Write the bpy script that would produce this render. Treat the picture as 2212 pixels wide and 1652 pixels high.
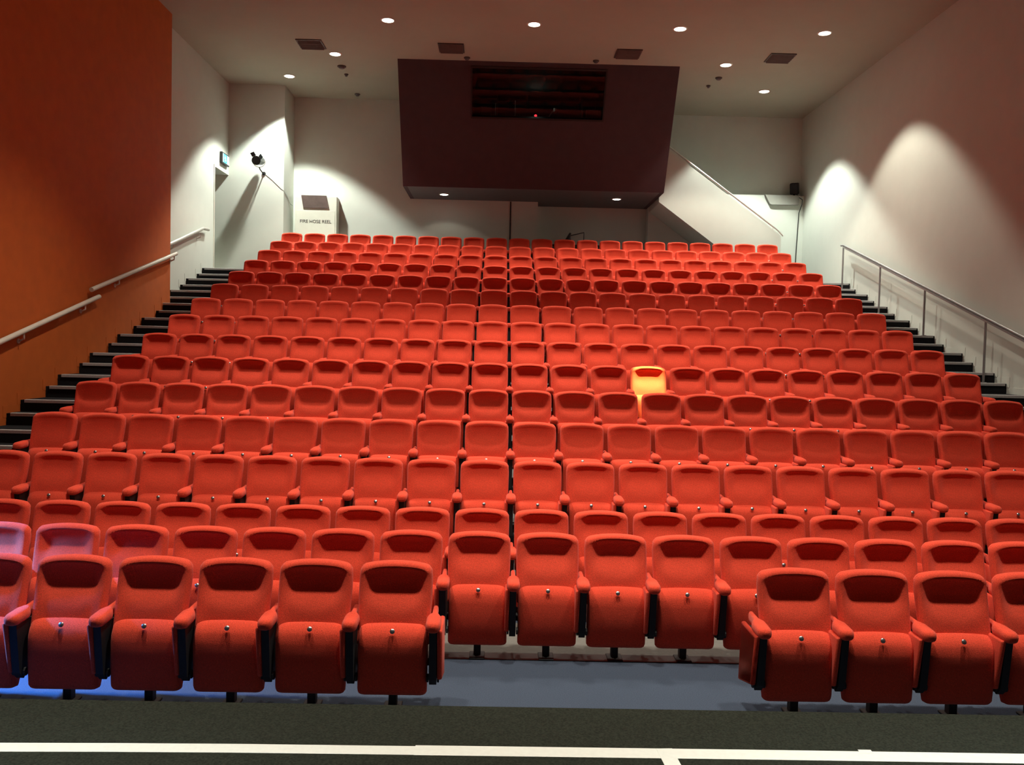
import bpy, bmesh, math, random
from mathutils import Vector, Matrix
random.seed(7)
for o in list(bpy.data.objects): bpy.data.objects.remove(o)
scn = bpy.context.scene
COL = scn.collection

# ------------------------------------------------------------------ camera
cam_d = bpy.data.cameras.new('camera'); cam_d.sensor_width = 36.0
cam_d.lens = 36.0*1876/2212
cam = bpy.data.objects.new('camera', cam_d); COL.objects.link(cam)
R_ = Vector((0.9996, -0.0143, 0.0227)); F_ = Vector((0.0152, 0.9992, -0.0382))
F_.normalize(); R_ = (R_-F_*R_.dot(F_)).normalized(); U_ = R_.cross(F_)
cam.matrix_world = Matrix(((R_.x, U_.x, -F_.x, -0.146), (R_.y, U_.y, -F_.y, -5.8607), (R_.z, U_.z, -F_.z, 2.415), (0, 0, 0, 1)))
scn.camera = cam
# ------------------------------------------------------------------ world and exposure
w_ = bpy.data.worlds.new('world'); scn.world = w_; w_.use_nodes = True
w_.node_tree.nodes['Background'].inputs[0].default_value = (0.02, 0.018, 0.016, 1)
w_.node_tree.nodes['Background'].inputs[1].default_value = 0.3
vs = scn.view_settings
vs.view_transform = 'Standard'; vs.look = 'None'; vs.gamma = 1.0; vs.use_curve_mapping = False
vs.exposure = 0.0
# downlights: x, y, ceiling height, watts, cone degrees
ZC = 8.78
WARM = (1.0, 0.93, 0.78)
COOL = (0.95, 1.0, 0.90)
DOWN_SEEN = [(-2.465, 11.38, 850, WARM, 94), (0.392, 11.38, 520, WARM, 90), (3.26, 11.40, 850, WARM, 94), (6.12, 11.41, 1000, WARM, 94),
             (-3.88, 13.44, 700, WARM, 96), (4.70, 13.45, 700, WARM, 96),
             (-5.28, 15.106, 1700, COOL, 98), (6.11, 15.285, 1700, COOL, 98)]
DOWN_BEHIND = [(-2.8, 5.6, 1750, WARM, 96), (0.39, 5.0, 1700, WARM, 88), (3.6, 5.6, 1750, WARM, 94),
               (-2.8, 0.0, 1750, WARM, 88), (0.39, 0.0, 1750, WARM, 80), (3.6, 0.0, 1750, WARM, 80),
               (-2.6, -4.5, 2300, (0.88, 1.0, 0.98), 44), (2.4, -4.5, 2300, (0.88, 1.0, 0.98), 44)]
BOOTH_DOWN = [(-1.62, 16.1, 14), (2.72, 16.15, 14)]
BLUE = dict(rad=0.18, loc=(-6.3, 0.30, 2.6), aim=(-4.4, 0.20, 0.0), watts=7000, cone=58, col=(0.05, 0.30, 1.0))
HOT = dict(loc=(1.8, 4.6, 8.6), aim=(1.885, 5.87, 2.05), watts=24000, cone=4.0, col=(0.95, 1.0, 0.36))

# ------------------------------------------------------------------ materials
def mat(name, col, rough=0.6, metal=0.0, bump=0.0, bscale=60, var=0.0, vscale=8, sheen=0.0, sheen_tint=None, emit=None, es=0, spec=None, voronoi=False):
    m = bpy.data.materials.new(name); m.use_nodes = True
    nt = m.node_tree; b = nt.nodes['Principled BSDF']
    b.inputs['Base Color'].default_value = (*col, 1)
    b.inputs['Roughness'].default_value = rough; b.inputs['Metallic'].default_value = metal
    if spec is not None: b.inputs['Specular IOR Level'].default_value = spec
    if sheen:
        b.inputs['Sheen Weight'].default_value = sheen; b.inputs['Sheen Roughness'].default_value = 0.45
        if sheen_tint: b.inputs['Sheen Tint'].default_value = (*sheen_tint, 1)
    if emit:
        b.inputs['Emission Color'].default_value = (*emit, 1); b.inputs['Emission Strength'].default_value = es
    tc = nt.nodes.new('ShaderNodeTexCoord')
    if var:
        n = nt.nodes.new('ShaderNodeTexNoise'); n.inputs['Scale'].default_value = vscale; n.inputs['Detail'].default_value = 6
        nt.links.new(tc.outputs['Object'], n.inputs['Vector'])
        r = nt.nodes.new('ShaderNodeValToRGB')
        r.color_ramp.elements[0].position = 0.3; r.color_ramp.elements[1].position = 0.7
        r.color_ramp.elements[0].color = (*[c*(1-var) for c in col], 1); r.color_ramp.elements[1].color = (*[min(1, c*(1+var)) for c in col], 1)
        nt.links.new(n.outputs['Fac'], r.inputs['Fac']); nt.links.new(r.outputs['Color'], b.inputs['Base Color'])
    if bump:
        n2 = nt.nodes.new('ShaderNodeTexNoise'); n2.inputs['Scale'].default_value = bscale; n2.inputs['Detail'].default_value = 4
        nt.links.new(tc.outputs['Object'], n2.inputs['Vector'])
        bp = nt.nodes.new('ShaderNodeBump'); bp.inputs['Strength'].default_value = bump; bp.inputs['Distance'].default_value = 0.01
        nt.links.new(n2.outputs['Fac'], bp.inputs['Height']); nt.links.new(bp.outputs['Normal'], b.inputs['Normal'])
    return m
M = {}
M['fabric'] = mat('red_wool_fabric', (0.79, 0.074, 0.036), 0.95, bump=0.4, bscale=300, var=0.22, vscale=170, sheen=0.3, sheen_tint=(1, 0.55, 0.5), spec=0.2)
M['plaster'] = mat('white_plaster', (0.66, 0.69, 0.62), 0.85, bump=0.06, bscale=40, var=0.02, vscale=3)
M['ceiling'] = mat('ceiling_paint', (0.44, 0.42, 0.33), 0.9, bump=0.05, bscale=30, var=0.02, vscale=2)
M['orange'] = mat('burnt_orange_paint', (0.56, 0.115, 0.012), 0.75, bump=0.08, bscale=40, var=0.06, vscale=5)
M['booth'] = mat('aubergine_booth_paint', (0.075, 0.042, 0.050), 0.8, bump=0.08, bscale=50, var=0.06, vscale=5)
M['soffit'] = mat('grey_booth_soffit', (0.16, 0.14, 0.145), 0.8, bump=0.05, bscale=40, var=0.04)
M['carpet'] = mat('blue_grey_carpet', (0.056, 0.073, 0.108), 1.0, bump=0.6, bscale=220, var=0.28, vscale=150, spec=0.1)
M['tier'] = mat('grey_tier_carpet', (0.12, 0.12, 0.12), 1.0, bump=0.5, bscale=220, var=0.2, vscale=140, spec=0.1)
M['floor_grey'] = mat('warm_grey_floor', (0.11, 0.105, 0.095), 0.9, bump=0.1, bscale=60, var=0.08, vscale=30)
M['bulk'] = mat('grey_bulkhead', (0.34, 0.34, 0.30), 0.85, bump=0.05, bscale=40, var=0.03)  # one even grey, darker than the wall plaster
M['step'] = mat('dark_stair_carpet', (0.022, 0.023, 0.026), 1.0, bump=0.5, bscale=220, var=0.25, vscale=120, spec=0.1)
M['nosing'] = mat('grey_stair_nosing', (0.50, 0.50, 0.50), 0.6, bump=0.2, bscale=200, var=0.1, vscale=60)
M['stage'] = mat('black_green_stage_boards', (0.022, 0.0255, 0.018), 0.95, bump=0.4, bscale=160, var=0.5, vscale=110, spec=0.2)
M['tape'] = mat('white_tape', (0.9, 0.92, 0.86), 0.5, bump=0.15, bscale=60, var=0.03, vscale=40)
M['dark'] = mat('black_steel', (0.010, 0.009, 0.011), 0.7, metal=0.0, bump=0.1, bscale=80, var=0.2)
M['chrome'] = mat('brushed_metal_disc', (0.32, 0.32, 0.33), 0.3, metal=0.9, bump=0.05, bscale=90, var=0.1)
M['alu'] = mat('satin_aluminium', (0.72, 0.70, 0.66), 0.38, metal=0.75, bump=0.05, bscale=80, var=0.05)
M['steel'] = mat('dull_grey_steel', (0.34, 0.34, 0.34), 0.5, metal=0.6, bump=0.05, bscale=80, var=0.05)
M['railwhite'] = mat('cream_rail_enamel', (0.75, 0.72, 0.62), 0.4, bump=0.04, bscale=80, var=0.04)
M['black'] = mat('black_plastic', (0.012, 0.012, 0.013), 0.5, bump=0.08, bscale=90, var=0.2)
M['brown'] = mat('dark_brown_metal', (0.10, 0.065, 0.055), 0.6, bump=0.08, bscale=60, var=0.15)
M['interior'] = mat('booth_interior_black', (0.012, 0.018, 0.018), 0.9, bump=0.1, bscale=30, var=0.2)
M['cabinet'] = mat('cream_cabinet_enamel', (0.72, 0.72, 0.62), 0.5, bump=0.04, bscale=60, var=0.02)
M['rack'] = mat('rack_brown', (0.07, 0.04, 0.035), 0.6, bump=0.1, bscale=60, var=0.3, vscale=9)
M['lens'] = mat('lit_lamp_lens', (0.9, 0.9, 0.85), 0.4, emit=(1.0, 0.97, 0.88), es=9, var=0.01)
M['redled'] = mat('red_indicator', (0.8, 0.02, 0.02), 0.4, emit=(1, 0.02, 0.03), es=6, var=0.01)
M['signblue'] = mat('lit_sign_blue', (0.03, 0.45, 0.62), 0.4, emit=(0.03, 0.5, 0.75), es=0.8, var=0.02)
M['signwhite'] = mat('lit_sign_white', (0.85, 0.9, 0.9), 0.4, emit=(0.8, 0.95, 1.0), es=0.8, var=0.02)
def glass():
    m = bpy.data.materials.new('window_glass'); m.use_nodes = True; nt = m.node_tree
    for n in list(nt.nodes): nt.nodes.remove(n)
    o = nt.nodes.new('ShaderNodeOutputMaterial'); t = nt.nodes.new('ShaderNodeBsdfTransparent'); g = nt.nodes.new('ShaderNodeBsdfGlossy')
    t.inputs[0].default_value = (0.6, 0.68, 0.68, 1); g.inputs['Color'].default_value = (0.38, 0.42, 0.42, 1); g.inputs['Roughness'].default_value = 0.02
    f = nt.nodes.new('ShaderNodeFresnel'); f.inputs[0].default_value = 1.45; mx = nt.nodes.new('ShaderNodeMixShader')
    nz = nt.nodes.new('ShaderNodeTexNoise'); nz.inputs['Scale'].default_value = 3; bp = nt.nodes.new('ShaderNodeBump'); bp.inputs['Strength'].default_value = 0.02
    nt.links.new(nz.outputs['Fac'], bp.inputs['Height']); nt.links.new(bp.outputs['Normal'], g.inputs['Normal'])
    nt.links.new(f.outputs[0], mx.inputs[0]); nt.links.new(t.outputs[0], mx.inputs[1]); nt.links.new(g.outputs[0], mx.inputs[2]); nt.links.new(mx.outputs[0], o.inputs[0])
    return m
M['glass'] = glass()

# ------------------------------------------------------------------ helpers
def box(bm, x0, x1, y0, y1, z0, z1, mi=0):
    vs_ = [bm.verts.new(p) for p in ((x0,y0,z0),(x1,y0,z0),(x1,y1,z0),(x0,y1,z0),(x0,y0,z1),(x1,y0,z1),(x1,y1,z1),(x0,y1,z1))]
    for f in ((0,3,2,1),(4,5,6,7),(0,1,5,4),(1,2,6,5),(2,3,7,6),(3,0,4,7)):
        fc = bm.faces.new([vs_[i] for i in f]); fc.material_index = mi
def prism(bm, pts, axis, a, b):
    """pts: 2D outline; axis 'x','y','z' = extrusion axis from a to b"""
    def P(p, t): return {'x': (t, p[0], p[1]), 'y': (p[0], t, p[1]), 'z': (p[0], p[1], t)}[axis]
    A = [bm.verts.new(P(p, a)) for p in pts]; B = [bm.verts.new(P(p, b)) for p in pts]
    n = len(pts)
    bm.faces.new(A); bm.faces.new(B[::-1])
    for i in range(n): bm.faces.new((A[i], B[i], B[(i+1) % n], A[(i+1) % n]))
def tube(bm, pts, r, seg=8, cap=True):
    pts = [Vector(p) for p in pts]; rings = []
    for i, p in enumerate(pts):
        d = (pts[min(i+1, len(pts)-1)]-pts[max(i-1, 0)]).normalized()
        a = d.orthogonal().normalized() if i == 0 else (prev - d*prev.dot(d)).normalized()
        prev = a; b = d.cross(a)
        rr = r[i] if isinstance(r, (list, tuple)) else r
        rings.append([bm.verts.new(p+(a*math.cos(2*math.pi*k/seg)+b*math.sin(2*math.pi*k/seg))*rr) for k in range(seg)])
    for i in range(len(rings)-1):
        for k in range(seg): bm.faces.new((rings[i][k], rings[i][(k+1) % seg], rings[i+1][(k+1) % seg], rings[i+1][k]))
    if cap: bm.faces.new(rings[0][::-1]); bm.faces.new(rings[-1])
def rbox(bm, c, s, r, seg=3, mtx=None):
    """bevelled box, centre c, size s"""
    b2 = bmesh.new(); bmesh.ops.create_cube(b2, size=1)
    for v in b2.verts: v.co = Vector((v.co.x*s[0], v.co.y*s[1], v.co.z*s[2]))
    bmesh.ops.bevel(b2, geom=list(b2.edges), offset=r, segments=seg, profile=0.5, affect='EDGES')
    m_ = Matrix.Translation(c) @ (mtx or Matrix.Identity(4))
    bmesh.ops.transform(b2, matrix=m_, verts=b2.verts)
    me = bpy.data.meshes.new('t'); b2.to_mesh(me); b2.free(); bm.from_mesh(me); bpy.data.meshes.remove(me)
def mesh_of(bm, name, mats, smooth=False):
    bmesh.ops.recalc_face_normals(bm, faces=bm.faces)
    me = bpy.data.meshes.new(name); bm.to_mesh(me); bm.free()
    for m in (mats if isinstance(mats, (list, tuple)) else [mats]): me.materials.append(m)
    if smooth:
        for p in me.polygons: p.use_smooth = True
        try: me.set_sharp_from_angle(angle=math.radians(50))
        except Exception: pass
    return me
def obj(name, bm_or_me, mats=None, parent=None, smooth=False):
    me = bm_or_me if isinstance(bm_or_me, bpy.types.Mesh) else mesh_of(bm_or_me, name, mats, smooth)
    o = bpy.data.objects.new(name, me); COL.objects.link(o)
    if parent: o.parent = parent
    return o
def tag(o, label, cat, group=None, kind=None):
    o['label'] = label; o['category'] = cat
    if group: o['group'] = group
    if kind: o['kind'] = kind
    return o
def thing(name, label, cat, loc=(0, 0, 0), group=None, rz=0):
    o = bpy.data.objects.new(name, None); COL.objects.link(o); o.location = loc; o.rotation_euler.z = rz
    return tag(o, label, cat, group)
def struct(o, label=None, cat='structure'):
    o['kind'] = 'structure'
    if label: o['label'] = label
    o['category'] = cat
    return o
def BM(): return bmesh.new()
def copy_tree(o, parent=None):
    c = o.copy(); COL.objects.link(c); c.parent = parent
    for ch in list(o.children): copy_tree(ch, c)
    return c
def spot(name, loc, aim, watts, cone, col, blend=0.25, radius=0.05, parent=None):
    l = bpy.data.lights.new(name, 'SPOT'); l.energy = watts; l.spot_size = math.radians(cone); l.spot_blend = blend
    l.color = col; l.shadow_soft_size = radius
    o = bpy.data.objects.new(name, l); COL.objects.link(o)
    o.location = loc; d = Vector(aim)-Vector(loc)
    o.rotation_euler = d.to_track_quat('-Z', 'Y').to_euler()
    if parent: o.parent = parent
    return o

# ------------------------------------------------------------------ dimensions
XL, XO, XR = -6.94, -6.66, 7.86
D = 0.9975; RS = 0.31515; W = 0.54
YB, YB2 = 16.9, 17.6
YF = 15.87
STAGE_Y = -1.875
def rowY(i): return (16-i)*D
def rowZ(i): return (14-i)*RS if i < 14 else 0.0
nos = {}                                    # step number -> nosing y
for i in range(1, 14):
    nos[2*(14-i)] = rowY(i)-0.93; nos[2*(14-i)-1] = rowY(i)-0.93-0.34
# ------------------------------------------------------------------ shell
b = BM(); box(b, -7.3, 8.2, STAGE_Y-0.01, 2.07, -0.3, 0)
floor = obj('floor', b, M['carpet']); struct(floor, 'blue-grey carpeted floor in front of the raked seating', 'floor')
b = BM(); box(b, -6.6, 7.8, 0.80, 0.95, 0, 0.006); obj('dark_floor_strip', b, M['black'], floor)  # flat dark band across the floor under the second row
b = BM(); box(b, -6.6, 7.8, 0.95, 1.715, 0, 0.004); obj('grey_floor_strip', b, M['floor_grey'], floor)  # flat warm grey band, paler than the carpet, behind the dark one
for i in range(13, 0, -1):
    b = BM(); y0 = rowY(i)-0.93; y1 = rowY(i-1)-0.93 if i > 1 else YB2
    box(b, -5.42, 6.50, y0, y1, 0, rowZ(i)); obj('tier', b, M['tier'], floor)
b = BM(); box(b, -7.3, 8.2, -11, STAGE_Y, 0.0, 0.75)
stage = obj('floor_stage', b, M['stage']); struct(stage, 'dark green-black stage floor at the bottom edge', 'floor')

def aisle(x0, x1, name, label):
    root = bpy.data.objects.new(name, None); COL.objects.link(root); root.location = (0, 0, 0); struct(root, label, 'stairs')
    for k in range(1, 27):
        y0 = nos[k]; y1 = nos.get(k+1, YF if x0 < 0 else YB2)
        xa = x0
        if x0 < 0: xa = XO if y1 < 11.5 else XL
        b = BM(); z = k*RS/2
        box(b, xa, x1, y0, y1, 0, z-0.001); s = obj('step', b, M['step'], root)
        b = BM(); prism(b, [(y0-0.012, z-0.036), (y0-0.012, z+0.002), (y0-0.004, z+0.007), (y0+0.045, z+0.007), (y0+0.05, z-0.0005), (y0-0.001, z-0.0005), (y0-0.001, z-0.036)], 'x', xa+0.06, x1-0.03)
        obj('nosing', b, M['nosing'], s)
    return root
aisle(XL, -5.425, 'aisle_stairs', 'dark carpeted steps with grey nosings climbing beside the orange wall')
aisle(6.505, XR, 'aisle_stairs', 'dark carpeted steps with grey nosings climbing beside the right white wall')

b = BM(); box(b, -7.35, XO, -11.3, 11.40, -0.3, ZC)
wl = obj('wall_left', b, M['orange']); struct(wl, 'tall burnt-orange side wall with handrails', 'wall')
b = BM()
box(b, XL-0.3, XL, 11.40, 14.85, 0, ZC); box(b, XL-0.3, XL, 14.85, YF, 6.55, ZC)
o = obj('wall_left_rear', b, M['plaster']); struct(o, 'white side wall beyond the orange wall, with the doorway', 'wall')
b = BM(); box(b, -9.0, -5.57, YF, YB2, 3.5, ZC)
o = obj('wall_rear_left', b, M['plaster']); struct(o, 'white wall return facing the stage beside the doorway', 'wall')
b = BM(); box(b, -5.57, 0.77, YB, YB2+0.2, 3.5, ZC); box(b, 0.77, 8.2, YB2, YB2+0.2, 3.5, ZC)
o = obj('wall_rear', b, M['plaster']); struct(o, 'white rear wall behind the back row', 'wall')
b = BM(); box(b, XR, XR+0.3, -11.3, YB2+0.2, -0.3, ZC)
o = obj('wall_right', b, M['plaster']); struct(o, 'white side wall with two pools of light', 'wall')
b = BM(); box(b, -7.35, 8.2, -11.3, -11.0, 0, ZC)
o = obj('wall_front', b, M['black']); struct(o, 'dark wall behind the stage', 'wall')
b = BM(); box(b, -9.3, 8.2, -11.3, YB2+0.2, ZC, ZC+0.2)
ceil = obj('ceiling', b, M['ceiling']); struct(ceil, 'flat ceiling with round downlights', 'ceiling')
# corridor seen through the doorway
b = BM(); box(b, -9.0, XL-0.3, 14.0, YF, 3.8, 4.097); box(b, -9.0, -8.8, 14.0, YF, 4.1, 6.9); box(b, -8.8, XL-0.3, 14.0, 14.2, 4.1, 6.9); box(b, -8.8, XL-0.3, 14.2, YF, 6.55, 7.0)
box(b, XL-0.3, XL, 14.85, YF, 3.8, 4.09)
o = obj('wall_corridor', b, M['plaster']); struct(o, 'white corridor seen through the doorway', 'wall')
b = BM(); box(b, XL, XL+0.012, 14.80, 14.85, 4.1, 6.60); box(b, XL, XL+0.012, 14.85, YF-0.001, 6.55, 6.60)
o = obj('door_1', b, M['railwhite']); struct(o, 'open doorway with slim white frame', 'door')
# stepped skirting
def skirt(x0, x1, ks, name, m, label, lo=-99, hi=99):
    b = BM()
    for k in ks:
        y0 = nos[k]-0.08; y1 = (nos[k+1] if k < 26 else 14.88)-0.08
        z = k*RS/2; a, c = max(lo, y0), min(hi, y1)
        if c > a: box(b, x0, x1, a, c, z, z+0.10)
        a, c = max(lo, y0), min(hi, y0+0.08)
        if c > a: box(b, x0, x1, a, c, z-RS/2+0.10, z)
    o = obj(name, b, m); struct(o, label, 'skirting')
skirt(XO, XO+0.004, range(1, 21), 'baseboard_left', M['orange'], 'orange stepped skirting along the left stairs', hi=11.395)
skirt(XL, XL+0.004, range(20, 27), 'baseboard_left_rear', M['plaster'], 'white stepped skirting below the upper handrail', lo=11.405)
skirt(XR-0.004, XR, range(1, 27), 'baseboard_right', M['plaster'], 'white stepped skirting along the right stairs')
b = BM(); box(b, 0.045, 0.075, YB-0.015, YB, 4.1, 6.25)
o = obj('trim_1', b, M['black']); struct(o, 'thin dark vertical joint on the rear wall below the booth', 'trim')
# low ledge wall at the right rear, with bulkhead
b = BM(); box(b, 3.72, XR, 17.3, YB2, 4.0, 6.66)
o = obj('wall_ledge', b, M['plaster']); struct(o, 'low white ledge wall in the right rear corner', 'wall')
b = BM(); prism(b, [(6.80, 6.655), (7.70, 6.655), (7.70, 6.41), (6.98, 6.40), (6.93, 6.42)], 'y', 17.20, 17.3)
o = obj('trim_2', b, M['bulk']); struct(o, 'grey bulkhead below the corner loudspeaker', 'trim')

# ------------------------------------------------------------------ control booth
booth = thing('control_booth', 'dark aubergine projection booth hanging from the ceiling above the back row', 'booth', (0.58, 15.0, 6.26))
bo = Vector((0.58, 15.0, 6.26))
BX0, BX1 = -2.545, 3.725
A0 = Vector((0, 13.65, ZC)); B0 = Vector((0, 15.15, 6.26))
def bp(x, s, off=0.0):           # point on the leaning front face, s from ceiling to bottom edge
    p = A0.lerp(B0, s); n = Vector((0, -(A0.z-B0.z), -(B0.y-A0.y))).normalized()
    p = p - n*off; return Vector((x, p.y, p.z))
def slab(bm, x0, x1, s0, s1, t0, t1):
    v = [bm.verts.new(bp(x, s, t)-bo) for t in (t0, t1) for (x, s) in ((x0, s0), (x1, s0), (x1, s1), (x0, s1))]
    for f in ((0,1,2,3),(7,6,5,4),(0,4,5,1),(1,5,6,2),(2,6,7,3),(3,7,4,0)): bm.faces.new([v[i] for i in f])
WX0, WX1, WS0, WS1 = -0.922, 2.125, 0.038, 0.433
b = BM()
slab(b, BX0, WX0, 0, 1, 0, 0.12); slab(b, WX1, BX1, 0, 1, 0, 0.12); slab(b, WX0, WX1, 0, WS0, 0, 0.12); slab(b, WX0, WX1, WS1, 1, 0, 0.12)
obj('front_panel', b, M['booth'], booth)
for x in (BX0, BX1-0.1):
    b = BM(); yb = YB if x < 0 else YB2
    prism(b, [(13.77-bo.y, ZC-bo.z), (yb-bo.y, ZC-bo.z), (yb-bo.y, 0), (15.15-bo.y, 0), (15.16-bo.y, 0.1)], 'x', x-bo.x, x+0.1-bo.x); obj('side_panel', b, M['booth'], booth)
b = BM(); box(b, BX0+0.1-bo.x, 0.77-bo.x, 15.15-bo.y, YB-bo.y, -0.0, 0.1); box(b, 0.77-bo.x, BX1-0.1-bo.x, 15.15-bo.y, YB2-bo.y, -0.0, 0.1)
obj('underside_panel', b, M['soffit'], booth)
b = BM()
slab(b, WX0, WX0+0.03, WS0, WS1, -0.015, 0.13); slab(b, WX1-0.03, WX1, WS0, WS1, -0.015, 0.13); slab(b, WX0+0.03, WX1-0.03, WS0, WS0+0.014, -0.015, 0.13); slab(b, WX0+0.03, WX1-0.03, WS1-0.014, WS1, -0.015, 0.13)
wf = obj('window_frame', b, M['black'], booth)
b = BM(); slab(b, WX0+0.03, WX1-0.03, WS0+0.014, WS1-0.014, 0.04, 0.048); obj('window_pane', b, M['glass'], wf)
# booth room behind the window
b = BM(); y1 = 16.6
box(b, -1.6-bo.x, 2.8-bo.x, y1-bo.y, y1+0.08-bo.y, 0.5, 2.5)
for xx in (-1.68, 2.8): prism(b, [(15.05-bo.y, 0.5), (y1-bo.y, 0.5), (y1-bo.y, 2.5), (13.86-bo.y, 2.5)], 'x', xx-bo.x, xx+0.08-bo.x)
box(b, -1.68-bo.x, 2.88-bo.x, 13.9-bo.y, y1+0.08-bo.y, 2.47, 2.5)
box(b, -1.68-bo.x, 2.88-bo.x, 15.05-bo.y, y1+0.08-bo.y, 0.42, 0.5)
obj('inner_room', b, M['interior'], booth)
# booth contents
def shelving(x0, x1, label, seed):
    rnd = random.Random(seed)
    t = thing('shelving_unit', label, 'shelves', ((x0+x1)/2, 15.9, 6.77), 'shelving units inside the booth')
    w = (x1-x0)/2
    b = BM(); box(b, -w, -w+0.03, -0.2, 0.2, 0, 1.85); box(b, w-0.03, w, -0.2, 0.2, 0, 1.85); obj('side_frame', b, M['rack'], t)
    for z in (0.5, 0.92, 1.34, 1.76):
        b = BM(); box(b, -w+0.03, w-0.03, -0.2, 0.2, z, z+0.03); obj('shelf', b, M['brown'], t)
    for z in (0.53, 0.95, 1.37):
        for sd, xx in (('left', -w*0.47), ('right', w*0.45)):
            h = rnd.uniform(0.18, 0.27); ww = rnd.uniform(0.26, 0.36)
            b = BM(); rbox(b, (xx, 0, z+0.002+h/2), (ww, 0.3, h), 0.01, 1)
            tag(obj('equipment_box', b, M['rack'] if rnd.random() < .7 else M['brown']), '%s box on the %s shelf of the %s shelving unit in the booth' % (sd, {0.53: 'lowest', 0.95: 'middle', 1.37: 'top'}[z], 'left' if x0 < 0 else 'right'), 'box', 'boxes on the booth shelves').location = t.location
shelving(-1.35, -0.32, 'brown shelving unit seen through the left part of the booth window', 1)
shelving(1.75, 2.75, 'brown shelving unit seen through the right part of the booth window', 2)
t = thing('control_desk', 'dark control desk behind the booth window sill', 'desk', (0.6, 15.2, 7.12))
b = BM(); rbox(b, (0, 0.03, 0.73), (3.2, 0.5, 0.04), 0.01, 1); obj('desk_top', b, M['black'], t)
for s in (-1.5, 1.5):
    b = BM(); box(b, s-0.03, s+0.03, -0.2, 0.28, -0.36, 0.71); obj('leg', b, M['black'], t)
def pole(x, z1, label):
    t = thing('microphone_stand', label, 'stand', (x, 15.1, 7.87))
    b = BM(); tube(b, [(0, 0, 0), (0, 0, 0.012)], 0.07, 12); obj('base', b, M['alu'], t, True)
    b = BM(); tube(b, [(0, 0, 0.01), (0, 0, z1)], 0.008, 6); obj('rod', b, M['railwhite'], t)
pole(-0.37, 0.40, 'slim pale upright stand behind the left of the booth window')
pole(0.10, 0.47, 'slim pale upright stand left of centre behind booth window')
t = thing('gooseneck_lamp', 'small grey bent lamp on the desk behind the booth window', 'lamp', (0.86, 15.1, 7.87))
b = BM(); tube(b, [(0, 0, 0), (0, 0, 0.02)], 0.07, 12); obj('base', b, M['alu'], t)
b = BM(); tube(b, [(0.0, 0, 0.02), (0.08, 0, 0.16), (0.18, 0, 0.30)], 0.012, 6); obj('arm', b, M['alu'], t)
b = BM(); tube(b, [(0.17, 0, 0.31), (0.20, -0.02, 0.26), (0.21, -0.03, 0.22)], [0.02, 0.05, 0.06], 10); obj('shade', b, M['alu'], t)
t = thing('indicator_unit', 'small black box with a glowing red light behind the booth window', 'device', (0.589, 15.06, 7.87))
b = BM(); rbox(b, (0, 0, 0.06), (0.14, 0.1, 0.12), 0.01, 1); obj('case', b, M['black'], t)
b = BM(); bmesh.ops.create_uvsphere(b, u_segments=10, v_segments=6, radius=0.032)
led = obj('red_light', b, M['redled'], t, True); led.location = (0, -0.06, 0.10)
t = thing('monitor', 'wide dim grey monitor on the booth rear wall', 'monitor', (1.25, 16.5, 7.95))
b = BM(); rbox(b, (0, 0, 0.16), (0.9, 0.06, 0.34), 0.01, 1); obj('case', b, M['black'], t)
b = BM(); box(b, -0.42, 0.42, -0.035, -0.031, 0.03, 0.29); obj('screen', b, M['soffit'], t)
l = bpy.data.lights.new('booth_fill_light', 'POINT'); l.energy = 1.5; l.color = (1, .85, .7); l.shadow_soft_size = 0.05  # unseen fill light, added to lift the booth interior
lo = bpy.data.objects.new('booth_fill_light', l); COL.objects.link(lo); lo.location = (0.6, 15.3, 8.5)

# ------------------------------------------------------------------ stair to the booth
st = thing('booth_stairs', 'white solid-sided staircase climbing left to the booth behind the back row', 'stairs', (5.2, 16.4, 4.1))
so = Vector((5.2, 16.4, 4.1))
top = lambda x: 7.3566-0.7174*(x-4.0674)
bot = lambda x: 6.17-0.7174*(x-3.70)
b = BM(); xb = 3.70+(6.17-4.1)/0.7174
prism(b, [(3.73-so.x, top(3.73)-so.z), (6.80-so.x, top(6.80)-so.z), (6.80-so.x, 0), (xb-so.x, 0), (3.73-so.x, bot(3.73)-so.z)], 'y', 15.80-so.y, 15.90-so.y)
obj('parapet', b, M['plaster'], st)
b = BM(); prism(b, [(3.75-so.x, bot(3.75)-so.z), (xb-so.x, 0.0), (xb+0.25-so.x, 0.0), (3.75-so.x, bot(3.75)-so.z+0.18)], 'y', 15.90-so.y, 17.29-so.y)
obj('stair_soffit', b, M['plaster'], st)
for k in range(13):
    x1 = 7.05-k*0.235; x0 = x1-0.235; z = 0.1686*(k+1)
    if x0 < 3.75: break
    b = BM(); box(b, x0-so.x, x1-so.x, 15.90-so.y, 17.29-so.y, max(0, z-0.2), z); obj('stair_step', b, M['step'], st)
b = BM(); hr = [(3.9, 15.82, top(3.9)+0.075), (6.72, 15.82, top(6.72)+0.075), (6.86, 15.82, top(6.72)-0.06)]
tube(b, [Vector(p)-so for p in hr], 0.022, 8); hb = obj('handrail', b, M['alu'], st, True)
for x in (4.2, 5.0, 5.8, 6.6):
    b = BM(); tube(b, [Vector((x, 15.85, top(x)-0.01))-so, Vector((x, 15.82, top(x)+0.07))-so], 0.008, 6); obj('rail_bracket', b, M['alu'], hb)

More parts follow.
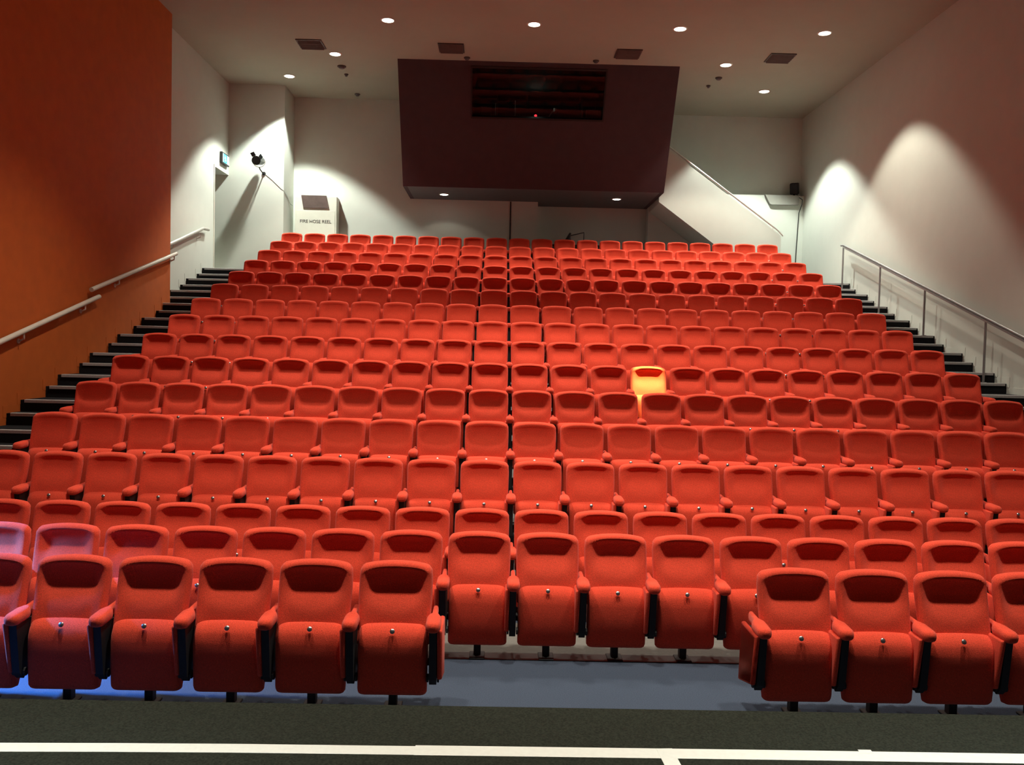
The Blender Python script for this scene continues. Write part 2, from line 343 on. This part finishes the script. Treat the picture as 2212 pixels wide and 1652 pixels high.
# ------------------------------------------------------------------ handrails
def wall_rail(pts, wallx, brk, label, m, end=None):
    p0 = Vector(pts[0]); t = thing('handrail', label, 'handrail', p0)
    b = BM(); tube(b, [Vector(p)-p0 for p in pts], 0.036, 10); obj('rail', b, m, t, True)
    for f in brk:
        q = Vector(pts[0]).lerp(Vector(pts[-1 if end is None else end]), f)-p0; wx = wallx-p0.x
        b = BM(); tube(b, [q+Vector((0, 0, -0.03)), q+Vector((0, 0, -0.10)), Vector((wx+0.01, q.y, q.z-0.13))], 0.012, 8)
        tube(b, [Vector((wx+0.001, q.y, q.z-0.13)), Vector((wx+0.012, q.y, q.z-0.13))], 0.035, 12); obj('bracket', b, m, t, True)
wall_rail([(XO+0.08, 2.4, 1.52), (XO+0.08, 5.431, 2.36), (XO+0.08, 8.20, 3.11)], XO, (0.1, 0.62, 0.92), 'lower pale handrail on the orange wall', M['railwhite'])
wall_rail([(XO+0.08, 7.93, 3.20), (XO+0.08, 11.50, 4.155)], XO, (0.28, 0.97), 'upper pale handrail on the orange wall', M['railwhite'])
wall_rail([(XL+0.08, 11.55, 4.28), (XL+0.08, 13.86, 4.97), (XL+0.08, 14.22, 4.99)], XL, (0.2, 0.8), 'thin handrail on the white wall before the doorway', M['alu'])
t = thing('handrail', 'grey free-standing handrail with slim posts up the right stairs', 'handrail', (7.66, 10, 2.8))
o0 = Vector((7.66, 10, 2.8)); rz = lambda y: 4.97+(y-14.0)*0.3145
b = BM(); tube(b, [Vector(p)-o0 for p in ((7.66, 14.12, rz(14.0)), (7.66, 13.95, rz(13.95)), (7.66, 4.0, rz(4.0)))], 0.022, 10); obj('rail', b, M['steel'], t, True)
b = BM(); prism(b, [(13.97-o0.y, rz(13.97)-0.03-o0.z), (4.0-o0.y, rz(4.0)-0.03-o0.z), (4.0-o0.y, rz(4.0)-0.06-o0.z), (13.97-o0.y, rz(13.97)-0.06-o0.z)], 'x', -0.02, 0.02); obj('under_bar', b, M['steel'], t)
for y in (13.98, 12.0, 10.07, 8.02, 6.0, 4.1):
    k = max(k for k in nos if nos[k] <= y+0.001) ; zf = k*RS/2
    b = BM(); tube(b, [Vector((7.66, y, zf))-o0, Vector((7.66, y, rz(y)-0.03))-o0], 0.02, 8)
    tube(b, [Vector((7.66, y, zf))-o0, Vector((7.66, y, zf+0.012))-o0], 0.05, 12); obj('post', b, M['steel'], t, True)

# ------------------------------------------------------------------ ceiling fittings
G_DL = 'round recessed ceiling downlights'
def downlight(x, y, z, watts, col, cone, label, group, r=0.115, blend=0.22):
    t = thing('ceiling_downlight', label, 'light', (x, y, z), group)
    b = BM()
    n = 24
    R1, R2 = r+0.03, r
    ra = [b.verts.new((R1*math.cos(2*math.pi*k/n), R1*math.sin(2*math.pi*k/n), 0)) for k in range(n)]
    rb = [b.verts.new((R1*math.cos(2*math.pi*k/n), R1*math.sin(2*math.pi*k/n), -0.008)) for k in range(n)]
    rc = [b.verts.new((R2*math.cos(2*math.pi*k/n), R2*math.sin(2*math.pi*k/n), -0.014)) for k in range(n)]
    rd = [b.verts.new((R2*math.cos(2*math.pi*k/n), R2*math.sin(2*math.pi*k/n), -0.001)) for k in range(n)]
    for q in range(n):
        p = (q+1) % n
        b.faces.new((ra[q], ra[p], rb[p], rb[q])); b.faces.new((rb[q], rb[p], rc[p], rc[q])); b.faces.new((rc[q], rc[p], rd[p], rd[q]))
    obj('trim_ring', b, M['railwhite'], t, True)
    b = BM(); tube(b, [(0, 0, -0.002), (0, 0, -0.010), (0, 0, -0.018)], [r*0.99, r*0.99, r*0.8], 24); obj('lens', b, M['lens'], t, True)
    spot('lamp', (0, 0, -0.03), (0, 0, -1), watts, cone, col, blend, 0.10 if blend < 0.5 else 0.22, t)
    return t
names = ['leftmost of the four downlights in the front ceiling row', 'second from left of the four downlights in the front ceiling row',
         'third from left of the four downlights in the front ceiling row', 'rightmost of the four downlights in the front ceiling row',
         'middle downlight of the left diagonal, near the left ceiling vent', 'middle downlight of the right diagonal, right of the booth top',
         'ceiling downlight nearest the doorway at the left rear', 'ceiling downlight nearest the right rear corner']
for (x, y, wt, c, cn), lb in zip(DOWN_SEEN, names): downlight(x, y, ZC, wt, c, cn, lb, G_DL, blend=0.6 if x == -2.465 else 0.28)
for i, (x, y, wt, c, cn) in enumerate(DOWN_BEHIND): downlight(x, y, ZC, wt, c, cn, blend=0.7, group=G_DL, label='ceiling downlight above the %s area' % ['middle left', 'middle centre', 'middle right', 'front left', 'front centre', 'front right', 'stage left', 'stage right'][i])
downlight(*BOOTH_DOWN[0][:2], 6.26, BOOTH_DOWN[0][2], WARM, 120, 'left downlight in the underside of the booth', G_DL, r=0.10)
downlight(*BOOTH_DOWN[1][:2], 6.26, BOOTH_DOWN[1][2], WARM, 120, 'right downlight in the underside of the booth', G_DL, r=0.10)

def vent(x, y, label):
    t = thing('ceiling_vent', label, 'vent', (x, y, ZC), 'square ceiling vents')
    h = 0.27
    b = BM(); box(b, -h, h, -h, h, -0.004, 0); obj('backing', b, M['black'], t)
    b = BM()
    for s in (-1, 1):
        box(b, -h, h, min(s*h, s*(h-0.03)), max(s*h, s*(h-0.03)), -0.02, -0.004); box(b, min(s*h, s*(h-0.03)), max(s*h, s*(h-0.03)), -h+0.03, h-0.03, -0.02, -0.004)
    obj('frame', b, M['brown'], t)
    for k in range(4):
        yy = -0.17+k*0.11; b = BM(); prism(b, [(yy-0.02, -0.004), (yy-0.013, -0.004), (yy+0.055, -0.055), (yy+0.048, -0.055)], 'x', -h+0.03, h-0.03)
        obj('slat', b, M['brown'], t)
vent(-4.28, 12.85, 'leftmost of the four dark slotted ceiling vents')
vent(-1.31, 12.85, 'ceiling vent above the left half of the booth')
vent(2.46, 12.90, 'ceiling vent above the right half of the booth')
vent(5.72, 12.90, 'rightmost of the four dark slotted ceiling vents')
def detector(x, y, r, label):
    t = thing('smoke_detector', label, 'detector', (x, y, ZC), 'small round ceiling fittings')
    b = BM(); tube(b, [(0, 0, 0), (0, 0, -0.02)], r, 16); obj('base', b, M['brown'], t, True)
    b = BM(); tube(b, [(0, 0, -0.02), (0, 0, -0.05), (0, 0, -0.06)], [r*.7, r*.6, r*.3], 14); obj('head', b, M['soffit'], t, True)
detector(-3.89, 14.28, 0.10, 'larger round detector on the ceiling left of the booth')
detector(-3.885, 14.85, 0.05, 'tiny ceiling fitting just behind the left detector')
detector(-3.885, 16.44, 0.07, 'small ceiling fitting close to the left rear wall')
detector(-1.0, 13.45, 0.07, 'small ceiling fitting at the left part of booth top edge')
detector(1.83, 13.42, 0.07, 'small ceiling fitting at the right part of booth top edge')
detector(4.77, 14.36, 0.08, 'larger round detector on the ceiling right of the booth')
detector(4.68, 14.97, 0.05, 'tiny ceiling fitting just behind the right detector')

# ------------------------------------------------------------------ things at the rear
t = thing('hose_reel_cabinet', 'cream fire hose reel cabinet with black lettering against the left rear wall', 'cabinet', (-4.91, 16.70, 4.1))
b = BM(); rbox(b, (0, 0, 1.05), (1.06, 0.36, 2.10), 0.012, 2); body = obj('body', b, M['cabinet'], t)
b = BM(); rbox(b, (0, -0.185, 0.9), (0.98, 0.012, 1.68), 0.004, 1); dr = obj('door', b, M['cabinet'], t)
b = BM(); rbox(b, (0.42, -0.205, 0.95), (0.03, 0.03, 0.12), 0.006, 1); obj('handle', b, M['alu'], dr)
b = BM(); v = [(-0.37, 2.115), (0.27, 2.115), (0.34, 1.80), (-0.31, 1.80)]; prism(b, v, 'y', -0.215, -0.18); obj('louvre_panel', b, M['brown'], t)
cu = bpy.data.curves.new('t', 'FONT'); cu.body = 'FIRE HOSE REEL'; cu.size = 0.115; cu.align_x = 'CENTER'; cu.extrude = 0.002
to = bpy.data.objects.new('t', cu); COL.objects.link(to); bpy.context.view_layer.update()
me = bpy.data.meshes.new_from_object(to.evaluated_get(bpy.context.evaluated_depsgraph_get())); bpy.data.objects.remove(to)
me.materials.clear(); me.materials.append(M['black'])
o = obj('lettering', me, None, t); o.rotation_euler = (math.pi/2, 0, 0); o.location = (0, -0.194, 1.42)

t = thing('exit_sign', 'small lit blue and white exit sign above the doorway', 'sign', (XL, 15.46, 6.72))
b = BM(); rbox(b, (0.035, 0, 0.13), (0.07, 0.54, 0.27), 0.01, 1); obj('housing', b, M['black'], t)
b = BM(); box(b, 0.0705, 0.073, -0.23, 0.23, 0.03, 0.23); pn = obj('lit_panel', b, M['signwhite'], t)
b = BM(); box(b, 0.0735, 0.075, -0.20, 0.08, 0.03, 0.23); obj('blue_field', b, M['signblue'], pn)
b = BM()                                # running figure
tube(b, [(0.076, -0.09, 0.185), (0.0775, -0.09, 0.185)], 0.014, 8); tube(b, [(0.0765, -0.085, 0.165), (0.0765, -0.065, 0.115)], 0.010, 6)
tube(b, [(0.0765, -0.065, 0.115), (0.0765, -0.09, 0.085), (0.0765, -0.08, 0.055)], 0.007, 6); tube(b, [(0.0765, -0.065, 0.115), (0.0765, -0.035, 0.09), (0.0765, -0.01, 0.085)], 0.007, 6)
tube(b, [(0.0765, -0.085, 0.155), (0.0765, -0.12, 0.145), (0.0765, -0.13, 0.12)], 0.005, 6); tube(b, [(0.0765, -0.08, 0.155), (0.0765, -0.05, 0.15), (0.0765, -0.04, 0.17)], 0.005, 6)
obj('running_figure', b, M['signwhite'], pn)

t = thing('wall_spotlight', 'small dark spotlight on a bracket on the lit white wall beside the doorway', 'spotlight', (-6.08, 15.60, 6.86))
def hd(p): return Vector(p)
b = BM(); tube(b, [(0.0, 0.14, 0.02), (0.0, 0.10, 0.02), (-0.02, -0.05, 0), (-0.03, -0.18, -0.03), (-0.03, -0.26, -0.04)], [0.06, 0.09, 0.10, 0.105, 0.11], 16); obj('lamp_head', b, M['black'], t, True)
b = BM(); tube(b, [(-0.03, -0.262, -0.041), (-0.03, -0.272, -0.043)], 0.10, 16); obj('glass_front', b, M['dark'], t)
b = BM(); tube(b, [(0.15*math.cos(a), -0.10, -0.02+0.15*math.sin(a)) for a in [math.pi+k*math.pi/10 for k in range(11)]], 0.009, 6)
tube(b, [(-0.15, -0.10, -0.02), (0.15, -0.10, -0.02)], 0.007, 6); obj('yoke', b, M['alu'], t)
for a in (0.6, 2.0):
    b = BM(); c, s = math.cos(a), math.sin(a)
    vsx = [b.verts.new(p) for p in ((-0.03+0.11*c-0.05*s, -0.27, -0.04+0.11*s+0.05*c), (-0.03+0.11*c+0.05*s, -0.27, -0.04+0.11*s-0.05*c), (-0.03+0.19*c+0.05*s, -0.34, -0.04+0.19*s-0.05*c), (-0.03+0.19*c-0.05*s, -0.34, -0.04+0.19*s+0.05*c))]
    f = b.faces.new(vsx); r_ = bmesh.ops.extrude_face_region(b, geom=[f])
    for e in r_['geom']:
        if isinstance(e, bmesh.types.BMVert): e.co.y += 0.006
    obj('barn_door', b, M['black'], t)
b = BM(); tube(b, [(0, -0.10, -0.165), (0.02, -0.08, -0.22), (0.02, 0.10, -0.25), (0.02, 0.265, -0.25)], 0.014, 8); tube(b, [(0.02, 0.25, -0.25), (0.02, 0.269, -0.25)], 0.045, 12); obj('bracket', b, M['dark'], t, True)
def cable(pts, r, label, name='cable'):
    p0 = Vector(pts[0]); b = BM(); tube(b, [Vector(p)-p0 for p in pts], r, 6); o = obj(name, b, M['black']); o.location = p0; tag(o, label, 'cable'); return o
cable([(-6.06, 15.865, 6.62), (-5.85, 15.866, 6.45), (-5.64, 15.866, 6.25), (-5.565, 15.866, 6.20), (-5.565, 16.2, 6.12), (-5.56, 16.52, 5.98), (-5.50, 16.51, 5.95)], 0.0035, 'thin black cable from the wall spotlight to the hose reel cabinet')

t = thing('corner_loudspeaker', 'small black loudspeaker on the ledge in the right rear corner', 'speaker', (7.62, 17.36, 6.66))
mtx = Matrix.Rotation(math.radians(-28), 4, 'Z') @ Matrix.Rotation(math.radians(14), 4, 'X')
b = BM(); rbox(b, (0, 0, 0.20), (0.22, 0.2, 0.30), 0.03, 2, mtx); obj('cabinet', b, M['black'], t, True)
b = BM(); rbox(b, Vector((0, 0, 0.20))+mtx.to_3x3() @ Vector((0, -0.105, 0)), (0.19, 0.012, 0.26), 0.005, 1, mtx); obj('grille', b, M['dark'], t)
b = BM(); tube(b, [(0, 0.02, 0), (0, 0.02, 0.08)], 0.03, 10); obj('bracket', b, M['dark'], t)
cable([(7.66, 17.29, 6.70), (7.72, 17.28, 6.62), (7.74, 17.06, 6.52), (7.735, 17.07, 6.40), (7.73, 17.28, 6.2), (7.70, 17.285, 5.4), (7.66, 17.285, 4.12)], 0.011, 'dark cable hanging down from the corner loudspeaker')

t = thing('mixing_desk', 'dark mixing desk hidden behind the middle of the back row', 'desk', (1.6, 15.55, 4.1))
b = BM(); rbox(b, (0, 0, 0.86), (1.5, 0.55, 0.05), 0.01, 1); obj('desk_top', b, M['black'], t)
for s in (-0.7, 0.7):
    b = BM(); box(b, s-0.03, s+0.03, -0.25, 0.25, 0, 0.835); obj('leg', b, M['black'], t)
t = thing('desk_lamp', 'black angled desk lamp showing above the dark middle of the back row', 'lamp', (1.86, 15.55, 4.985))
b = BM(); tube(b, [(0, 0, 0), (0, 0, 0.025)], 0.08, 14); obj('base', b, M['black'], t)
b = BM(); tube(b, [(0, 0, 0.02), (0.0, 0, 0.33), (-0.36, 0, 0.24)], 0.014, 6); obj('arm', b, M['black'], t)
b = BM(); tube(b, [(-0.33, 0, 0.31), (-0.37, 0, 0.20), (-0.38, 0, 0.12)], [0.025, 0.05, 0.09], 12); obj('lamp_shade', b, M['black'], t, True)

# ------------------------------------------------------------------ stage tape
def strip(pts, wd, label, name='tape_strip'):
    p0 = Vector((*pts[0], 0.75)); b = BM(); L = []
    for i, p in enumerate(pts):
        a = Vector(pts[max(i-1, 0)]); c = Vector(pts[min(i+1, len(pts)-1)]); d = (c-a).normalized(); nrm = Vector((-d.y, d.x))
        q = Vector(p)
        L.append([b.verts.new((q.x+nrm.x*s*wd/2-p0.x, q.y+nrm.y*s*wd/2-p0.y, z)) for (s, z) in ((-1, 0.0), (-1, 0.0015), (1, 0.0015), (1, 0.0))])
    for i in range(len(L)-1):
        for k in range(4): b.faces.new((L[i][k], L[i][(k+1) % 4], L[i+1][(k+1) % 4], L[i+1][k]))
    b.faces.new(L[0]); b.faces.new(L[-1][::-1])
    o = obj(name, b, M['tape']); o.location = p0; return tag(o, label, 'tape', 'white tape on the stage floor')
strip([(-4.2, -2.375), (-2.15, -2.358), (-1.7, -2.345), (-1.2, -2.335), (-0.45, -2.330)], 0.078, 'left length of white tape along the stage edge')
o = strip([(-0.46, -2.328), (1.0, -2.32), (2.4, -2.317), (4.2, -2.312)], 0.088, 'right length of white tape along the stage edge'); o.location.z += 0.0004
o = strip([(0.583, -2.28), (0.60, -2.6), (0.63, -3.2)], 0.068, 'short tape piece running from the edge tape toward the viewer'); o.location.z += 0.0018
o = strip([(1.41, -2.276), (1.465, -2.276)], 0.03, 'tiny tape tab sticking out behind the right tape length'); o.location.z += 0.001

# ------------------------------------------------------------------ theatre seats
def back_mesh():
    b = BM(); NU, NV = 22, 20; H = 0.52; z0 = 0.445
    front = []; rear = []
    sm = lambda a, c, x: (lambda t: t*t*(3-2*t))(max(0, min(1, (x-a)/(c-a))))
    for j in range(NV+1):
        v = j/NV; fr = []; rr = []
        hw = 0.240+0.007*sm(0.0, 0.8, v)-0.004*sm(0.85, 1, v)
        for i in range(NU+1):
            u = -1+2*i/NU
            uu = math.sin(u*math.pi/2)*0.35+u*0.65
            x = hw*uu
            ztop = z0+H-0.028*uu*uu-0.030*max(0, (abs(uu)-0.84)/0.16)**2.2
            z = z0+(ztop-z0)*v
            y = -0.135*(1-v)**1.15                       # recline
            cen = 1-sm(0.45, 0.95, abs(uu))
            lip = math.exp(-((v-0.955)/0.05)**2)
            scoop = sm(0.34+0.24*uu*uu, 0.68, v)*(1-sm(0.66, 0.955, v))
            y += -0.030-0.028*lip+0.031*scoop*cen-0.014*cen*math.exp(-((v-0.42)/0.25)**2)
            y -= 0.022*sm(0.55, 0.97, abs(uu))*(1-lip)
            e = min(1-abs(uu), (1-v)*1.6, 0.11)/0.11
            rnd = 0.040*(1-math.sqrt(max(0, 1-(1-e)**2)))
            fr.append(b.verts.new((x, y+rnd, z)))
            rr.append(b.verts.new((x, y+0.088-rnd*0.8-0.02*(1-v), z)))
        front.append(fr); rear.append(rr)
    for j in range(NV):
        for i in range(NU):
            b.faces.new((front[j][i], front[j][i+1], front[j+1][i+1], front[j+1][i]))
            b.faces.new((rear[j][i], rear[j+1][i], rear[j+1][i+1], rear[j][i+1]))
    for j in range(NV):
        b.faces.new((front[j][0], front[j+1][0], rear[j+1][0], rear[j][0])); b.faces.new((front[j][NU], rear[j][NU], rear[j+1][NU], front[j+1][NU]))
    for i in range(NU):
        b.faces.new((front[NV][i], front[NV][i+1], rear[NV][i+1], rear[NV][i])); b.faces.new((front[0][i], rear[0][i], rear[0][i+1], front[0][i+1]))
    me = mesh_of(b, 'backrest', M['fabric'], False)
    for p in me.polygons: p.use_smooth = True
    return me
def pan_mesh():
    """tipped-up cushion; origin at hinge line"""
    b = BM(); NU, NV = 18, 26
    # closed profile (y,z): underside face toward the stage, rounded lit edge on top
    prof = [(0.00, 0.105), (-0.045, 0.110), (-0.072, 0.135), (-0.080, 0.20), (-0.088, 0.32), (-0.090, 0.44), (-0.084, 0.505), (-0.066, 0.538), (-0.035, 0.566), (0.0, 0.580), (0.03, 0.574), (0.05, 0.545), (0.052, 0.45), (0.045, 0.3), (0.035, 0.15)]
    rings = []
    for i in range(NU+1):
        u = -1+2*i/NU; u = math.copysign(1-(1-abs(u))**1.5, u) if abs(u) > 0 else 0
        e = max(0, (abs(u)-0.80)/0.20)
        sc = math.sqrt(max(0, 1-e*e))                     # side rounding
        ring = []
        for (y, z) in prof:
            yc, zc = -0.02, 0.34
            f = 0.55+0.45*sc; fz = 0.91+0.09*sc
            zz = zc+(z-zc)*fz
            if z > 0.5: zz -= 0.010*u*u
            wd = 0.228-0.006*max(0, (z-0.45)/0.13)
            bul = -0.008*(1-u*u)*math.sin(math.pi*max(0, min(1, (z-0.11)/0.42))) if y < -0.06 else 0
            ring.append(b.verts.new((u*wd, yc+(y-yc)*f+bul, zz)))
        rings.append(ring)
    n = len(prof)
    for i in range(NU):
        for k in range(n): b.faces.new((rings[i][k], rings[i+1][k], rings[i+1][(k+1) % n], rings[i][(k+1) % n]))
    b.faces.new(rings[0]); b.faces.new(rings[-1][::-1])
    return mesh_of(b, 'seat_pan', M['fabric'], True)
def arm_mesh():
    b = BM(); rings = []; seg = 14
    L = [(-0.335, 0.30, 1), (-0.330, 0.62, 1), (-0.315, 0.85, 1), (-0.29, 1.0, 1), (-0.20, 1.0, 1), (-0.165, 1.0, 0.96), (-0.138, 0.97, 0.74), (-0.12, 0.94, 0.42), (0.01, 0.9, 0.40), (0.02, 0.7, 0.40)]
    for (y, s, q) in L:
        r = []
        for k in range(seg):
            a = 2*math.pi*k/seg; c, sn = math.cos(a), math.sin(a)
            cx = math.copysign(abs(c)**0.7, c)*0.050*s*q; cz = math.copysign(abs(sn)**0.75, sn)*0.040*s
            r.append(b.verts.new((cx, y, 0.605+cz+(y+0.3)*0.05)))
        rings.append(r)
    for i in range(len(rings)-1):
        for k in range(seg): b.faces.new((rings[i][k], rings[i][(k+1) % seg], rings[i+1][(k+1) % seg], rings[i+1][k]))
    b.faces.new(rings[0][::-1]); b.faces.new(rings[-1])
    return mesh_of(b, 'armrest', M['fabric'], True)
def bracket_mesh():
    b = BM(); prism(b, [(-0.29, 0.57), (-0.02, 0.57), (0.03, 0.40), (0.03, 0.18), (-0.03, 0.18), (-0.06, 0.24), (-0.16, 0.21), (-0.20, 0.19), (-0.25, 0.24), (-0.27, 0.40)], 'x', -0.024, 0.024)
    for x in (-0.032, 0.032): tube(b, [(x*0.9, -0.20, 0.235), (x*1.3, -0.20, 0.235)], 0.028, 10)
    return mesh_of(b, 'arm_bracket', M['dark'], False)
def post_mesh():
    b = BM(); rbox(b, (0, -0.10, 0.16), (0.055, 0.075, 0.318), 0.008, 1); rbox(b, (0, -0.12, 0.008), (0.12, 0.16, 0.014), 0.004, 1)
    rbox(b, (0, -0.06, 0.30), (0.50, 0.06, 0.05), 0.008, 1)
    rbox(b, (-0.205, 0.02, 0.40), (0.03, 0.05, 0.25), 0.008, 1); rbox(b, (0.205, 0.02, 0.40), (0.03, 0.05, 0.25), 0.008, 1)
    return mesh_of(b, 'post', M['dark'], False)
def panel_mesh():
    b = BM(); rbox(b, (0, 0, 0), (0.035, 0.34, 0.42), 0.014, 2)
    for v in b.verts:
        if v.co.z < -0.1: v.co.y *= 0.9
    bmesh.ops.transform(b, matrix=Matrix.Translation((0, -0.14, 0.375)), verts=b.verts)
    for v in b.verts:
        v.co.y += (0.6-v.co.z)*0.12
        if v.co.z < 0.22 and v.co.y < -0.15: v.co.z += 0.07
    return mesh_of(b, 'end_panel', M['fabric'], True)
def disc_mesh():
    b = BM(); tube(b, [(0, 0, 0), (0, -0.006, 0.003), (0, -0.010, 0.005)], [0.0165, 0.0165, 0.010], 12)
    return mesh_of(b, 'number_disc', M['chrome'], True)
ME = dict(back=back_mesh(), pan=pan_mesh(), arm=arm_mesh(), brk=bracket_mesh(), post=post_mesh(), endp=panel_mesh(), disc=disc_mesh())
DISC = (0.0, -0.082, 0.548)

G_SEAT = 'red tip-up theatre seats in sixteen rows'
def make_seat():
    t = thing('theatre_seat', 'x', 'seat', (0, 0, 0), G_SEAT)
    obj('backrest', ME['back'], None, t)
    pan = obj('seat_pan', ME['pan'], None, t); pan.location = (0, -0.135, 0)
    d = obj('number_disc', ME['disc'], None, pan); d.location = DISC; d['label'] = 'small silver number disc'
    a = obj('armrest', ME['arm'], None, t); a.location = (-W/2, 0, 0)
    s = obj('arm_bracket', ME['brk'], None, t); s.location = (-W/2, 0, 0)
    obj('post', ME['post'], None, t)
    return t
ORD = ['', 'first', 'second', 'third', 'fourth', 'fifth', 'sixth', 'seventh', 'eighth', 'ninth', 'tenth', 'eleventh', 'twelfth', 'thirteenth', 'fourteenth', 'fifteenth', 'sixteenth']
proto = make_seat(); used = False
# visible column ranges per row (columns counted from the centre seam, row 16 is nearest the stage)
vis = {i: (-10, 11) for i in range(1, 12)}
vis[12] = (-10, 10); vis[13] = (-10, 9); vis[14] = (-9, 8); vis[15] = (-8, 7)
blocks = {i: [(-10, 11)] for i in range(1, 16)}; blocks[16] = [(-10, -2), (3, 11)]
rest = []; count = 0
def end_parts(t, side, panel):
    x = side*W/2
    if side > 0:
        a = obj('armrest', ME['arm'], None, t); a.location = (x, 0, 0); s = obj('arm_bracket', ME['brk'], None, t); s.location = (x, 0, 0)
    if panel:
        p = obj('end_panel', ME['endp'], None, t); p.location = (x+side*0.045, 0, 0)
def rowname(i):
    if i == 16: return 'front row'
    if i >= 9: return ORD[17-i]+' row from the front'
    if i == 1: return 'back row'
    return ORD[i]+' row from the back'
for i in range(16, 0, -1):
    for (k0, k1) in blocks[i]:
        for k in range(k0, k1+1):
            y, z, x = rowY(i), rowZ(i), (k+0.5)*W
            ends = (-1 if k == k0 else 0, 1 if k == k1 else 0)
            if i == 16: seen = (-7 <= k <= -2) or (3 <= k <= 6)
            else: seen = vis[i][0] <= k <= vis[i][1]
            off = not seen
            if i == 1 or (i == 2 and k > 6):
                rest.append((x, y, z, ends)); continue
            if not used: t = proto; used = True
            else: t = copy_tree(proto)
            t.location = (x, y, z); count += 1
            pan = [c for c in t.children if c.name.startswith('seat_pan')][0]
            pan.rotation_euler.x = math.radians(random.uniform(-1.2, 1.2))
            t.rotation_euler.z = math.radians(random.uniform(-0.5, 0.5))
            if ends[0]: end_parts(t, -1, True)
            if ends[1]: end_parts(t, 1, True)
            if i == 16:
                if off: lb = ''
                elif k < 0:
                    n = k+8
                    lb = 'front row red seat, %s' % ('last of the left block beside the open gap' if k == -2 else 'cut off by the left edge of the frame' if n == 1 else ORD[n-1]+' full seat from the left edge')
                else:
                    n = k-2
                    lb = 'front row red seat, %s' % ('first of the right block beside the open gap' if n == 1 else ('cut off by the right edge of the frame' if k == 6 else ORD[n]+' in the right block'))
            else:
                a, c = vis[i]; nl = max(1, k-a+1); nr = max(1, c-k+1)
                lb = 'red tip-up seat, %s from the %s, %s' % (ORD[min(nl, nr)], 'left' if nl <= nr else 'right', rowname(i))
                if i == 2: lb = 'red tip-up seat, %s, second row from the back' % (ORD[nl]+' from the left' if nl <= 16 else ORD[c-k+1]+' from the right')
                if i == 10 and k == 3: lb = 'seat lit bright yellow by a narrow spotlight, right of centre, %s' % rowname(i)
            if off: lb = 'red seat past the %s frame edge, %s, %s' % ('left' if k < 0 else 'right', rowname(i), ORD[(k+1) if k >= 0 else -k]+' from the centre')
            t['label'] = lb
print('individual seats', count, 'rest', len(rest))
# the remaining seats (back row, end of the row before it, and row ends beyond the frame) as one object
b = BM()
def add(me, mt, mi):
    n0 = len(b.faces); v0 = len(b.verts)
    b.from_mesh(me); b.verts.ensure_lookup_table(); b.faces.ensure_lookup_table()
    bmesh.ops.transform(b, matrix=mt, verts=b.verts[v0:])
    for f in b.faces[n0:]: f.material_index = mi
for (x, y, z, ends) in rest:
    T = Matrix.Translation((x, y, z))
    add(ME['back'], T, 0); add(ME['pan'], T @ Matrix.Translation((0, -0.135, 0)), 0); add(ME['disc'], T @ Matrix.Translation((0, -0.135+DISC[1], DISC[2])), 2)
    add(ME['arm'], T @ Matrix.Translation((-W/2, 0, 0)), 0); add(ME['brk'], T @ Matrix.Translation((-W/2, 0, 0)), 1); add(ME['post'], T, 1)
    if ends[1]: add(ME['arm'], T @ Matrix.Translation((W/2, 0, 0)), 0); add(ME['brk'], T @ Matrix.Translation((W/2, 0, 0)), 1)
    for e in ends:
        if e: add(ME['endp'], T @ Matrix.Translation((e*(W/2+0.045), 0, 0)), 0)
me = bpy.data.meshes.new('theatre_seats'); b.to_mesh(me); b.free()
for m in (M['fabric'], M['dark'], M['chrome']): me.materials.append(m)
for p in me.polygons: p.use_smooth = (p.material_index != 1)
o = obj('theatre_seats', me); tag(o, 'remaining red seats, mainly the whole back row below the booth', 'seats', None, 'stuff')

# ------------------------------------------------------------------ lamps hung outside the view
def luminaire(name, label, cfg, blend, mount):
    loc = Vector(cfg['loc']); d = (Vector(cfg['aim'])-loc).normalized()
    t = thing(name, label, 'spotlight', loc)
    b = BM(); tube(b, [-d*0.34, -d*0.30, -d*0.06, -d*0.01], [0.05, 0.09, 0.10, 0.11], 14); obj('lamp_head', b, M['black'], t, True)
    b = BM(); m2 = Vector(mount)-loc; tube(b, [-d*0.2, m2], 0.018, 8); obj('hanger', b, M['dark'], t)
    spot('lamp', (0, 0, 0), Vector(cfg['aim'])-loc, cfg['watts'], cfg['cone'], cfg['col'], blend, cfg.get('rad', 0.03), t)
luminaire('stage_spotlight', 'narrow spotlight hung from the ceiling, aimed at one seat', HOT, 0.15, (1.55, 1.1, ZC))
luminaire('stage_spotlight', 'blue-filtered spotlight on the left wall aimed at the front left seats', BLUE, 0.8, (XO, -4.8, 4.7))
